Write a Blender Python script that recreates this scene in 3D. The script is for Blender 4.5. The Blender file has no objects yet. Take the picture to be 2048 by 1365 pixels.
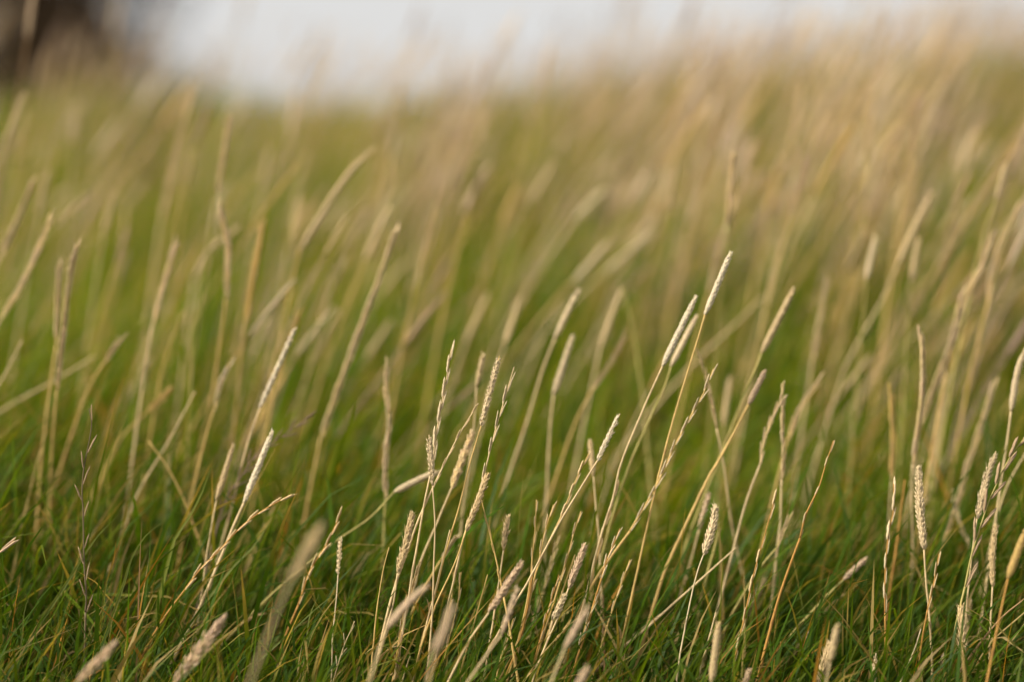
import bpy, math, random
import numpy as np
from mathutils import Vector, Matrix
random.seed(7)
rng = np.random.default_rng(11)
scene = bpy.context.scene
col = scene.collection

# ------------------------------------------------------------------ camera
W_PX, H_PX = 2048.0, 1365.0
LENS, SENSOR = 85.0, 36.0
F_PX = LENS / SENSOR * W_PX
CAM_H = 0.40
HORIZON = 240.0                      # image row of the level direction
PITCH = math.atan((H_PX / 2 - HORIZON) / F_PX)
FOCUS, FSTOP = 1.60, 2.05
BLUR_INF = LENS / 1000 / FSTOP * F_PX / FOCUS
CAM = np.array([0.0, 0.0, CAM_H])
FWD = np.array([0.0, math.cos(PITCH), -math.sin(PITCH)])
UPV = np.array([0.0, math.sin(PITCH), math.cos(PITCH)])
RGT = np.array([1.0, 0.0, 0.0])
cd = bpy.data.cameras.new('camera')
cd.lens = LENS; cd.sensor_width = SENSOR; cd.sensor_fit = 'HORIZONTAL'
cd.clip_start = 0.02; cd.clip_end = 3000
cd.dof.use_dof = True; cd.dof.focus_distance = FOCUS; cd.dof.aperture_fstop = FSTOP
cam = bpy.data.objects.new('camera', cd); col.objects.link(cam)
cam.location = CAM; cam.rotation_euler = (math.pi / 2 - PITCH, 0, 0)
scene.camera = cam

# ------------------------------------------------------------------ world, sun, exposure
SUN_EL, SUN_AZ = math.radians(40), math.radians(-114)   # azimuth from +Y towards +X: from the left, a little behind the camera
world = bpy.data.worlds.new('World'); scene.world = world; world.use_nodes = True
nt = world.node_tree; nt.nodes.clear()
out = nt.nodes.new('ShaderNodeOutputWorld'); bg = nt.nodes.new('ShaderNodeBackground')
sky = nt.nodes.new('ShaderNodeTexSky'); sky.sky_type = 'NISHITA'; sky.sun_disc = False
sky.sun_elevation = SUN_EL; sky.sun_rotation = SUN_AZ
sky.air_density = 1.0; sky.dust_density = 2.0; sky.ozone_density = 1.0
mix = nt.nodes.new('ShaderNodeMix'); mix.data_type = 'RGBA'
mix.inputs['Factor'].default_value = 0.90               # even white cloud deck over the blue
mix.inputs['B'].default_value = (7.55, 7.5, 7.45, 1)
nt.links.new(sky.outputs['Color'], mix.inputs['A'])
nt.links.new(mix.outputs['Result'], bg.inputs['Color'])
bg.inputs['Strength'].default_value = 0.08
nt.links.new(bg.outputs['Background'], out.inputs['Surface'])
sl = bpy.data.lights.new('sun', 'SUN'); sl.energy = 5.0; sl.angle = math.radians(14); sl.color = (1.0, 0.92, 0.78)
sun = bpy.data.objects.new('sun', sl); col.objects.link(sun)
sdir = Vector((math.sin(SUN_AZ) * math.cos(SUN_EL), math.cos(SUN_AZ) * math.cos(SUN_EL), math.sin(SUN_EL)))
sun.rotation_euler = sdir.to_track_quat('Z', 'Y').to_euler(); sun.location = (-3, -2, 5)
vs = scene.view_settings
vs.view_transform = 'Standard'; vs.look = 'None'; vs.exposure = 0.38; vs.gamma = 1.0; vs.use_curve_mapping = False
scene.render.engine = 'CYCLES'
scene.cycles.use_denoising = True
scene.cycles.adaptive_threshold = 0.03; scene.cycles.max_bounces = 3; scene.cycles.transparent_max_bounces = 4

# ------------------------------------------------------------------ helpers
def sstep(a, b, x):
    t = np.clip((x - a) / (b - a), 0, 1); return t * t * (3 - 2 * t)
def ground(x, y):
    x = np.asarray(x, float); y = np.asarray(y, float)
    yy = np.clip(y, -6, 6.0)                           # an even bank rising away from the camera to a crest about 6 m off
    rise = -0.193 + 0.1077 * np.minimum(yy, 2.5) + 0.091 * np.maximum(yy - 2.5, 0) - 0.018 * np.maximum(yy - 5.2, 0) ** 2
    rise = rise + sstep(1.8, 5.8, y) * (0.075 * np.clip(x, -2, 3) + 0.05 * sstep(-0.45, -1.1, x))
    fall = -4.5 * sstep(6.0, 45, y)
    bumps = 0.012 * np.sin(2.3 * x + 1.1 * y + 0.7) * np.sin(1.7 * y - 0.9 * x) * sstep(60, 30, y)
    return rise + fall + bumps
def at(px, py, d):
    return CAM + d * (FWD + RGT * (px - W_PX / 2) / F_PX + UPV * (H_PX / 2 - py) / F_PX)
def depth_of(blur):                    # apparent blur width in photo pixels (minus = nearer than focus) -> metres
    return FOCUS / (1 - blur / BLUR_INF)
def to_px(p):
    v = np.asarray(p) - CAM; d = v @ FWD
    return W_PX / 2 + F_PX * (v @ RGT) / d, H_PX / 2 - F_PX * (v @ UPV) / d, d
def spline(pts, n):
    P = np.array(pts, float)
    P = np.vstack([2 * P[0] - P[1], P, 2 * P[-1] - P[-2]])
    o = []
    for i in range(1, len(P) - 2):
        for t in np.linspace(0, 1, 12, endpoint=False):
            a, b, c, d = P[i - 1], P[i], P[i + 1], P[i + 2]
            o.append(0.5 * (2 * b + (c - a) * t + (2 * a - 5 * b + 4 * c - d) * t * t + (3 * b - a - 3 * c + d) * t ** 3))
    o.append(P[-2]); o = np.array(o)
    s = np.r_[0, np.cumsum(np.linalg.norm(np.diff(o, axis=0), axis=1))]
    u = np.linspace(0, s[-1], n)
    return np.stack([np.interp(u, s, o[:, k]) for k in range(3)], 1)
def nrm(v): return v / (np.linalg.norm(v) + 1e-12)

class MB:                              # collects verts, faces and a colour for each vertex
    def __init__(s): s.v = []; s.f = []; s.c = []; s.n = 0
    def add(s, V, Fc, C):
        V = np.asarray(V, float); C = np.asarray(C, float)
        if C.ndim == 1: C = np.tile(C, (len(V), 1))
        s.v.append(V); s.c.append(C); s.f.extend([tuple(i + s.n for i in f) for f in Fc]); s.n += len(V)
    def tube(s, P, R, C, sides=6, flat=1.0):
        P = np.asarray(P); n = len(P); T = np.gradient(P, axis=0); V = []
        ref = np.array([0.31, 0.92, 0.2])
        for i in range(n):
            t = nrm(T[i]); a = nrm(np.cross(t, ref)); b = np.cross(t, a)
            for k in range(sides):
                w = 2 * math.pi * k / sides
                V.append(P[i] + R[i] * (math.cos(w) * a + math.sin(w) * b * flat))
        Fc = [(i * sides + k, i * sides + (k + 1) % sides, (i + 1) * sides + (k + 1) % sides, (i + 1) * sides + k) for i in range(n - 1) for k in range(sides)]
        Fc.append(tuple(range(sides))[::-1]); Fc.append(tuple((n - 1) * sides + k for k in range(sides)))
        C = np.asarray(C); C = np.repeat(C, sides, axis=0) if C.ndim == 2 else C
        s.add(V, Fc, C)
    def spindle(s, p, axis, side, L, w, th, C, sides=4, tipc=None, prof=((0.0, .35), (.28, 1.0), (.68, .72))):
        axis = nrm(axis); side = nrm(side - axis * (side @ axis)); o = np.cross(axis, side); V = []
        for t, r in prof:
            for k in range(sides):
                a = 2 * math.pi * (k + .5) / sides
                V.append(p + axis * L * t + side * math.cos(a) * w * r + o * math.sin(a) * th * r)
        V.append(p + axis * L)
        m = len(prof)
        Fc = [(i * sides + k, i * sides + (k + 1) % sides, (i + 1) * sides + (k + 1) % sides, (i + 1) * sides + k) for i in range(m - 1) for k in range(sides)]
        Fc += [((m - 1) * sides + k, (m - 1) * sides + (k + 1) % sides, m * sides) for k in range(sides)]
        CC = np.tile(np.asarray(C, float), (len(V), 1))
        if tipc is not None: CC[-1 - sides:] = tipc
        s.add(V, Fc, CC)
    def mesh(s, name, mat, smooth=True):
        me = bpy.data.meshes.new(name)
        V = np.vstack(s.v); C = np.vstack(s.c)
        me.from_pydata(V.tolist(), [], s.f)
        at_ = me.color_attributes.new('tint', 'FLOAT_COLOR', 'POINT')
        at_.data.foreach_set('color', np.c_[C, np.ones(len(C))].astype(np.float32).ravel())
        if smooth: me.polygons.foreach_set('use_smooth', np.ones(len(me.polygons), bool))
        me.materials.append(mat); return me
    def build(s, name, mat, parent=None, loc=(0, 0, 0), smooth=True):
        if any(loc):
            s.v = [v - np.asarray(loc) for v in s.v]
        o = bpy.data.objects.new(name, s.mesh(name, mat, smooth)); col.objects.link(o)
        if parent: o.parent = parent
        return o
def empty(name, loc, label, cat, group=None):
    o = bpy.data.objects.new(name, None); o.empty_display_size = 0.01; col.objects.link(o)
    o.location = loc; o['label'] = label; o['category'] = cat
    if group: o['group'] = group
    return o

# ------------------------------------------------------------------ materials
def plant_mat(name, trans, rough, nscale, namp, spec=0.3, objvar=0.0, stretch=(1, 1, 0.15), through=(1, 1, 1)):
    m = bpy.data.materials.new(name); m.use_nodes = True; t = m.node_tree; t.nodes.clear()
    o = t.nodes.new('ShaderNodeOutputMaterial'); b = t.nodes.new('ShaderNodeBsdfPrincipled'); tr = t.nodes.new('ShaderNodeBsdfTranslucent')
    mx = t.nodes.new('ShaderNodeMixShader'); mx.inputs[0].default_value = trans
    a = t.nodes.new('ShaderNodeAttribute'); a.attribute_name = 'tint'
    tc = t.nodes.new('ShaderNodeTexCoord'); mp = t.nodes.new('ShaderNodeMapping'); mp.inputs['Scale'].default_value = stretch
    nz = t.nodes.new('ShaderNodeTexNoise'); nz.inputs['Scale'].default_value = nscale; nz.inputs['Detail'].default_value = 3
    t.links.new(tc.outputs['Object'], mp.inputs['Vector']); t.links.new(mp.outputs['Vector'], nz.inputs['Vector'])
    mr = t.nodes.new('ShaderNodeMapRange'); mr.inputs['From Min'].default_value = .25; mr.inputs['From Max'].default_value = .75
    mr.inputs['To Min'].default_value = 1 - namp; mr.inputs['To Max'].default_value = 1 + namp * .6
    t.links.new(nz.outputs['Fac'], mr.inputs['Value'])
    vm = t.nodes.new('ShaderNodeVectorMath'); vm.operation = 'SCALE'
    t.links.new(a.outputs['Color'], vm.inputs[0]); t.links.new(mr.outputs['Result'], vm.inputs['Scale'])
    src = vm.outputs['Vector']
    if objvar:
        oi = t.nodes.new('ShaderNodeObjectInfo'); m2 = t.nodes.new('ShaderNodeMapRange')
        m2.inputs['To Min'].default_value = 1 - objvar; m2.inputs['To Max'].default_value = 1 + objvar
        t.links.new(oi.outputs['Random'], m2.inputs['Value'])
        v2 = t.nodes.new('ShaderNodeVectorMath'); v2.operation = 'SCALE'
        t.links.new(src, v2.inputs[0]); t.links.new(m2.outputs['Result'], v2.inputs['Scale']); src = v2.outputs['Vector']
    t.links.new(src, b.inputs['Base Color']); v3 = t.nodes.new('ShaderNodeVectorMath'); v3.operation = 'MULTIPLY'; v3.inputs[1].default_value = through
    t.links.new(src, v3.inputs[0]); t.links.new(v3.outputs['Vector'], tr.inputs['Color'])
    b.inputs['Roughness'].default_value = rough; b.inputs['Specular IOR Level'].default_value = spec
    t.links.new(b.outputs[0], mx.inputs[1]); t.links.new(tr.outputs[0], mx.inputs[2]); t.links.new(mx.outputs[0], o.inputs['Surface'])
    return m
M_STRAW = plant_mat('dry_straw', .15, .6, 900, .28, .25)
M_HEAD = plant_mat('dry_seed_husk', .22, .75, 700, .25, .15, objvar=.12, stretch=(1, 1, 1))
M_BLADE = plant_mat('green_blade', .45, .5, 260, .25, .14, stretch=(1, 1, .2), through=(1.55, 1.40, .45))
M_DARK = plant_mat('dark_shrub_leaf', .10, .9, 8, .4, .03, stretch=(1, 1, 1))
def soil_mat():
    m = bpy.data.materials.new('turf_soil'); m.use_nodes = True; t = m.node_tree; b = t.nodes['Principled BSDF']
    tc = t.nodes.new('ShaderNodeTexCoord'); n1 = t.nodes.new('ShaderNodeTexNoise'); n1.inputs['Scale'].default_value = 35; n1.inputs['Detail'].default_value = 6
    r = t.nodes.new('ShaderNodeValToRGB')
    r.color_ramp.elements[0].position = .3; r.color_ramp.elements[0].color = (.014, .012, .006, 1)
    r.color_ramp.elements[1].position = .7; r.color_ramp.elements[1].color = (.045, .050, .014, 1)
    t.links.new(tc.outputs['Object'], n1.inputs['Vector']); t.links.new(n1.outputs['Fac'], r.inputs['Fac']); t.links.new(r.outputs['Color'], b.inputs['Base Color'])
    b.inputs['Roughness'].default_value = .95; b.inputs['Specular IOR Level'].default_value = .1
    return m
M_SOIL = soil_mat()

# ------------------------------------------------------------------ ground: one sheet out to the horizon
def grid_axis(fine, lo, hi, step, far):
    a = np.arange(lo, hi + 1e-6, step); g = hi + np.geomspace(step, far, 40); h = lo - np.geomspace(step, far, 40)[::-1]
    return np.r_[h, a, g]
gx = grid_axis(0, -4, 4, .12, 1500); gy = grid_axis(0, -2, 12, .12, 1500)
X, Y = np.meshgrid(gx, gy); Z = ground(X, Y)
nx, ny = len(gx), len(gy)
me = bpy.data.meshes.new('ground')
me.from_pydata(np.stack([X, Y, Z], -1).reshape(-1, 3).tolist(), [], [(j * nx + i, j * nx + i + 1, (j + 1) * nx + i + 1, (j + 1) * nx + i) for j in range(ny - 1) for i in range(nx - 1)])
me.polygons.foreach_set('use_smooth', np.ones(len(me.polygons), bool)); me.materials.append(M_SOIL)
g = bpy.data.objects.new('ground', me); col.objects.link(g); g['kind'] = 'structure'; g['label'] = 'dark mossy soil of the grassy hillside under the sward'

# ------------------------------------------------------------------ turf: green blades, one mass
def patch(x, y, s=1.0, o=0.0):
    return .5 + .25 * np.sin(1.9 * s * x + .8 * s * y + o) + .25 * np.sin(-1.3 * s * x + 2.1 * s * y + 1.7 * o + .5)
GREENS = np.array([(.080, .150, .008), (.108, .178, .009), (.150, .200, .008), (.055, .115, .012), (.185, .200, .010), (.085, .145, .020)])
def blades(n, y0, y1, half0, half1, L0, L1, w0, w1, lev, dry=.10, px=1.0, dead=(.42, .31, .13)):
    """n blades between depths y0 and y1 (pick skewed so that density follows px)"""
    u = rng.random(n) ** px; y = y0 + (y1 - y0) * u
    hw = half0 + (half1 - half0) * (y - y0) / (y1 - y0)
    x = (rng.random(n) * 2 - 1) * hw
    # tufts
    k = rng.random(n) < .6
    x = np.where(k, np.round(x / .035) * .035 + rng.normal(0, .007, n), x); y = np.where(k, np.round(y / .035) * .035 + rng.normal(0, .007, n), y)
    z = ground(x, y) - .004
    tall = (.70 + .6 * patch(x, y, 2.3, 1.0)) * (.55 + .45 * sstep(1.42, 1.66, y))   # the sward is shorter down the bank
    L = (L0 + (L1 - L0) * rng.beta(1.6, 2.6, n)) * tall
    w = (w0 + (w1 - w0) * rng.random(n)) * np.where(rng.random(n) < .22, 1.6, 1.0)
    lean0 = np.abs(rng.normal(.30, .24, n)); bend = rng.gamma(2.0, .42, n)
    az = rng.normal(0, .95, n)                      # wind pushes the sward to +x
    wild = rng.random(n) < .18; az = np.where(wild, rng.random(n) * 6.283, az)
    hd = np.stack([np.cos(az), np.sin(az)], 1)
    ts = np.linspace(0, 1, lev)
    P = np.zeros((n, lev, 3)); P[:, 0] = np.stack([x, y, z], 1)
    for i in range(1, lev):
        th = np.clip(lean0 + bend * (ts[i] - .5 / lev) ** 1.5, 0, 2.0); ds = L / (lev - 1)
        P[:, i, :2] = P[:, i - 1, :2] + hd * (np.sin(th) * ds)[:, None]
        P[:, i, 2] = P[:, i - 1, 2] + np.cos(th) * ds
    # flat side turned at random about the blade
    ro = rng.random(n) * 3.1416
    sd = np.stack([np.cos(ro), np.sin(ro), rng.normal(0, .25, n)], 1)
    wid = np.array([.75, 1, .95, .8, .55, .0]) if lev == 6 else np.interp(ts, [0, .3, .7, 1], [.75, 1, .75, 0])
    A = P[:, :-1] + sd[:, None] * (w[:, None] * wid[None, :-1])[..., None] * .5
    B = P[:, :-1] - sd[:, None] * (w[:, None] * wid[None, :-1])[..., None] * .5
    per = 2 * (lev - 1) + 1
    V = np.zeros((n, per, 3)); V[:, 0:-1:2] = A; V[:, 1:-1:2] = B; V[:, -1] = P[:, -1]
    # colour
    gi = rng.integers(0, len(GREENS), n); C = GREENS[gi] * rng.uniform(.62, 1.12, (n, 1)) * (1 + .34 * sstep(1.7, 2.1, y))[:, None]  # blades up the bank lightened, their stronger light put into the colour
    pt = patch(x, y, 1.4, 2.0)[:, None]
    cool_shade = sstep(1.95, 1.6, y)[:, None]; C = C * (1 - cool_shade * np.array([.40, .22, -.1]))   # cooler green at the foot of the bank, its shade painted in
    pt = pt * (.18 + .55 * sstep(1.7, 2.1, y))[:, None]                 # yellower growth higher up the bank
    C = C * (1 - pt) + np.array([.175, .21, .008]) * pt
    r = rng.random(n)
    dryness = dry * (.6 + .8 * patch(x, y, 3.1, .3))
    C = np.where((r < dryness)[:, None], np.array(dead) * rng.uniform(.6, 1.1, (n, 1)), C)
    C = np.where(((r > .98))[:, None], np.array([.40, .20, .035]) * rng.uniform(.6, 1.1, (n, 1)), C)
    CC = np.repeat(C[:, None], per, 1)
    tip = (rng.random(n) < .20)[:, None, None]; tf = np.zeros(per); tf[-1] = 1; tf[-3:-1] = .6
    CC = np.where(tip, CC * (1 - tf[None, :, None]) + np.array([.42, .27, .09]) * tf[None, :, None], CC)
    bf = np.zeros(per); bf[:2] = .6; bf[2:4] = .25
    CC = CC * (1 - bf[None, :, None]) + np.array([.22, .19, .07]) * bf[None, :, None]
    base = np.arange(n)[:, None] * per
    quads = []
    for i in range(lev - 2):
        quads.append(np.stack([base[:, 0] + 2 * i, base[:, 0] + 2 * i + 1, base[:, 0] + 2 * i + 3, base[:, 0] + 2 * i + 2], 1))
    Q = np.stack(quads, 1).reshape(-1, 4)
    T = np.stack([base[:, 0] + per - 3, base[:, 0] + per - 2, base[:, 0] + per - 1], 1)
    return V.reshape(-1, 3), Q, T, CC.reshape(-1, 3)
def mass(name, chunks, mat, label):
    off = 0; Vs = []; Qs = []; Ts = []; Cs = []
    for V, Q, T, C in chunks:
        Vs.append(V); Qs.append(Q + off); Ts.append(T + off); Cs.append(C); off += len(V)
    V = np.vstack(Vs); Q = np.vstack(Qs); T = np.vstack(Ts); C = np.vstack(Cs)
    me = bpy.data.meshes.new(name)
    me.vertices.add(len(V)); me.vertices.foreach_set('co', V.astype(np.float32).ravel())
    li = np.r_[Q.ravel(), T.ravel()].astype(np.int32)
    me.loops.add(len(li)); me.loops.foreach_set('vertex_index', li)
    me.polygons.add(len(Q) + len(T))
    me.polygons.foreach_set('loop_start', np.r_[np.arange(len(Q)) * 4, len(Q) * 4 + np.arange(len(T)) * 3].astype(np.int32))
    me.update(calc_edges=True)
    a = me.color_attributes.new('tint', 'FLOAT_COLOR', 'POINT')
    a.data.foreach_set('color', np.c_[C, np.ones(len(C))].astype(np.float32).ravel())
    me.polygons.foreach_set('use_smooth', np.ones(len(me.polygons), bool))
    me.materials.append(mat)
    o = bpy.data.objects.new(name, me); col.objects.link(o)
    o['kind'] = 'stuff'; o['label'] = label; o['category'] = 'grass'
    return o
chunks = [
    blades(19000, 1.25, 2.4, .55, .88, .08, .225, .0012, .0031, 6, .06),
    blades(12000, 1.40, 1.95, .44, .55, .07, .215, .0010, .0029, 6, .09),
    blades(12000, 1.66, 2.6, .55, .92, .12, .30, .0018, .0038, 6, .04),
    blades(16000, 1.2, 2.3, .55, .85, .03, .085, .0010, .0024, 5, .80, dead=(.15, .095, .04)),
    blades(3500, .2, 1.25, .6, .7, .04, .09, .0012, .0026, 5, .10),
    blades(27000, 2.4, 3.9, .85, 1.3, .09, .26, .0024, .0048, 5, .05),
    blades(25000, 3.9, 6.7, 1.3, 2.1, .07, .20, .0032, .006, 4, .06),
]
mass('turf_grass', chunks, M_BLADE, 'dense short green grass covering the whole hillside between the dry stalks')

# ------------------------------------------------------------------ seed stalks
TONE = {'pale': (.78, .62, .38), 'straw': (.72, .54, .29), 'gold': (.68, .46, .16), 'orange': (.54, .28, .07), 'brown': (.36, .22, .10),
        'purple': (.30, .20, .14), 'green': (.34, .36, .10), 'pink': (.69, .50, .32), 'dark': (.20, .15, .08), 'white': (.85, .72, .50), 'tan': (.46, .32, .19), 'olive': (.48, .40, .13)}
def tn(k): return np.array(TONE[k])
def jit(c, a=.12): return np.asarray(c) * (1 + random.uniform(-a, a)) * np.array([1, 1 + random.uniform(-.04, .04), 1 + random.uniform(-.12, .12)])

# shared spikelet meshes (z is along the spikelet, x outwards)
def plait_spikelet(seed, c):
    r = random.Random(seed); m = MB()
    ax = np.array([0, 0, 1.0])
    for k in range(3):
        a = np.array([r.uniform(.04, .20), (k - 1) * .18 + r.uniform(-.05, .05), 1.0])
        m.spindle(np.array([.0001 * k, (k - 1) * .00035, .0]), a, np.array([0, 1.0, 0]), .0044 * r.uniform(.85, 1.1), .00058, .00048, np.array(c) * r.uniform(.62, 1.12), 4, tipc=np.array(c) * 1.06)
    for k in range(1):                                                  # a fine awn
        m.spindle(np.array([.0003, (k - .5) * .0006, .002]), np.array([r.uniform(.05, .45), r.uniform(-.4, .4), 1.0]), np.array([0, 1.0, 0]), r.uniform(.0036, .0054), .00012, .00012, np.array(c) * 1.05, 3, prof=((0., 1.), (.5, .8)))
    return m
def rye_spikelet(seed, c):
    r = random.Random(seed); m = MB()
    n = 4
    for k in range(n):
        s_ = 1 if k % 2 else -1
        m.spindle(np.array([.0002 + .0002 * (k % 2), s_ * .00025, .0021 * k]), np.array([.03 + .012 * k, s_ * .05, 1.0]), np.array([0, 1.0, 0]), .0076 * r.uniform(.88, 1.1), .0009, .0007,
                  np.array(c) * r.uniform(.82, 1.08), 4, tipc=np.array(c) * 1.05)
    return m
SPK = {}
def spk_mesh(kind, tone, i):
    k = (kind, tone, i)
    if k not in SPK:
        m = (plait_spikelet if kind == 'plait' else rye_spikelet)(hash((kind, i)) % 1000 if False else i * 31 + len(tone), TONE[tone])
        SPK[k] = m.mesh('spikelet', M_HEAD, True)
    return SPK[k]
def frame(axis, out_):
    z = nrm(axis); x = nrm(out_ - z * (out_ @ z)); y = np.cross(z, x)
    return np.stack([x, y, z], 1)

def head_layout(kind, H, wscale, dense=False):
    """positions of spikelets along the head curve H (base to tip): (point, axis, outward, scale)"""
    seg = np.linalg.norm(np.diff(H, axis=0), axis=1); Ltot = seg.sum(); s = np.r_[0, np.cumsum(seg)]
    P = lambda u: np.array([np.interp(u, s, H[:, k]) for k in range(3)])
    T = lambda u: nrm(P(min(u + .002, Ltot)) - P(max(u - .002, 0)))
    lay = []
    roll = random.uniform(-.8, .8); shape = random.uniform(.7, .9)
    if kind == 'plait':
        n = max(14, int(Ltot / .00085)); i = 0
        for i in range(n):
            f = i / (n - 1); u = f * (Ltot - .0035)
            t = T(u); e = nrm(np.cross(t, np.array([0, 1.0, 0]))); o = np.cross(e, t)   # e across the picture, o towards / away
            ang = roll + (-.95, .75, -.1, 2.4)[i % 4] + random.uniform(-.25, .25)
            d = nrm(math.cos(ang) * (-o if o[1] > 0 else o) + math.sin(ang) * e)
            sc = wscale * (.70 + .42 * math.sin(math.pi * min(1, f * shape + .16))) * random.uniform(.82, 1.16)
            lay.append((P(u) + d * .0006, nrm(t + d * random.uniform(.13, .24)), d, sc))
    else:                       # rye: two ranks, alternate
        pitch = (.0088 if kind == 'rye' else .0105) * (.62 if dense else 1)
        n = max(4, int(Ltot / pitch))
        for i in range(n + 1):
            u = i / n * (Ltot - .008) if n else 0
            t = T(u); e = nrm(np.cross(t, np.array([0, 1.0, 0]))); o = np.cross(e, t)
            ang = roll * .8 + (0 if i % 2 else math.pi) + random.uniform(-.2, .2)
            d = nrm(math.cos(ang) * e + math.sin(ang) * o)
            spread = {'rye': .045, 'thin': .02, 'splay': .30}[kind] * random.uniform(.6, 1.4)
            if i == n: spread = .02
            sc = wscale * random.uniform(.85, 1.12) * {'rye': .95, 'thin': .78, 'splay': .95}[kind]
            lay.append((P(u) + d * .0003, nrm(t + d * spread), d, sc))
    return lay

NAMES = {'plait': 'plaited_seed_stalk', 'cat': 'timothy_stalk', 'rye': 'ryegrass_stalk', 'thin': 'slender_spike_stalk', 'splay': 'couch_grass_stalk', 'tuft': 'feathery_seed_stalk', 'bare': 'bare_dry_stalk'}
def head_mesh(kind, H, tone, wscale, detail, stem_col):
    """seed head as one mesh (no separate spikelets); H base to tip"""
    m = MB(); c = tn(tone); n = len(H)
    L = np.linalg.norm(np.diff(H, axis=0), axis=1).sum()
    if kind == 'cat':
        R = .0027 * wscale; f = np.linspace(0, 1, n)
        prof = R * np.clip(np.sin(np.pi * np.clip(f * .93 + .05, 0, 1)) * 1.9, .25, 1) * (1 - .22 * f)
        m.tube(H, prof * .82, np.tile(c * .8, (n, 1)), 8)
        if detail:
            cnt = int(L / .00034); s = np.linspace(0, 1, cnt)
            for i in range(cnt):
                ff = s[i] * .985; p = np.array([np.interp(ff, f, H[:, k]) for k in range(3)]); r = np.interp(ff, f, prof)
                t = nrm(np.array([np.interp(min(ff + .03, 1), f, H[:, k]) - np.interp(max(ff - .03, 0), f, H[:, k]) for k in range(3)]))
                e = nrm(np.cross(t, np.array([0, 1.0, 0.05]))); o = np.cross(e, t); a = i * 2.39996 * 1.0 + random.uniform(-.2, .2)
                d = math.cos(a) * e + math.sin(a) * o
                m.spindle(p + d * r * .62, nrm(t * 1.0 + d * random.uniform(.22, .5)), np.cross(t, d), .0025 * random.uniform(.7, 1.25), .00045, .0004, jit(c, .16), 4, prof=((.0, .5), (.45, 1.0)))
        else:
            cnt = int(L / .0011)
            for i in range(cnt):
                ff = i / cnt; p = np.array([np.interp(ff, f, H[:, k]) for k in range(3)]); r = np.interp(ff, f, prof)
                t = nrm(H[-1] - H[0]); e = nrm(np.cross(t, np.array([0, 1.0, 0.05]))); o = np.cross(e, t); a = i * 2.39996
                d = math.cos(a) * e + math.sin(a) * o
                m.spindle(p + d * r * .5, nrm(t + d * .4), np.cross(t, d), .0032, .0009, .0007, jit(c, .2), 4, prof=((.0, .5), (.45, 1.0)))
    elif kind == 'tuft':
        m.tube(H, np.linspace(.0006, .0003, n), np.tile(stem_col, (n, 1)), 5)
        f = np.linspace(0, 1, n); t0 = nrm(H[-1] - H[0])
        cnt = int(L / .0008)
        for i in range(cnt):
            ff = (i / cnt); p = np.array([np.interp(ff, f, H[:, k]) for k in range(3)]); a = i * 2.39996
            e = nrm(np.cross(t0, np.array([0, 1.0, 0.05]))); o = np.cross(e, t0); d = math.cos(a) * e + math.sin(a) * o
            reach = .007 * wscale * math.sin(math.pi * min(1, ff * .85 + .2)) * random.uniform(.3, 1)
            q = p + d * reach * .55 + t0 * reach * 1.3
            m.tube(np.array([p, (p + q) / 2 + d * reach * .1, q]), [.00022, .0002, .00018], np.tile(c * .85, (3, 1)), 3)
            m.spindle(q, nrm(t0 + d * .25), np.cross(t0, d), .0055, .0009, .0007, jit(c, .2), 4)
    else:
        m.tube(H, np.linspace(.0006, .0003, n), np.tile(stem_col, (n, 1)), 4)
        for p, a, d, sc in head_layout(kind, H, wscale, True):
            R_ = frame(a, d) * sc; src = (plait_spikelet if kind == 'plait' else rye_spikelet)(random.randrange(99), jit(c, .12))
            m.add(np.vstack(src.v) @ R_.T + p, src.f, np.vstack(src.c))
    return m

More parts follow.
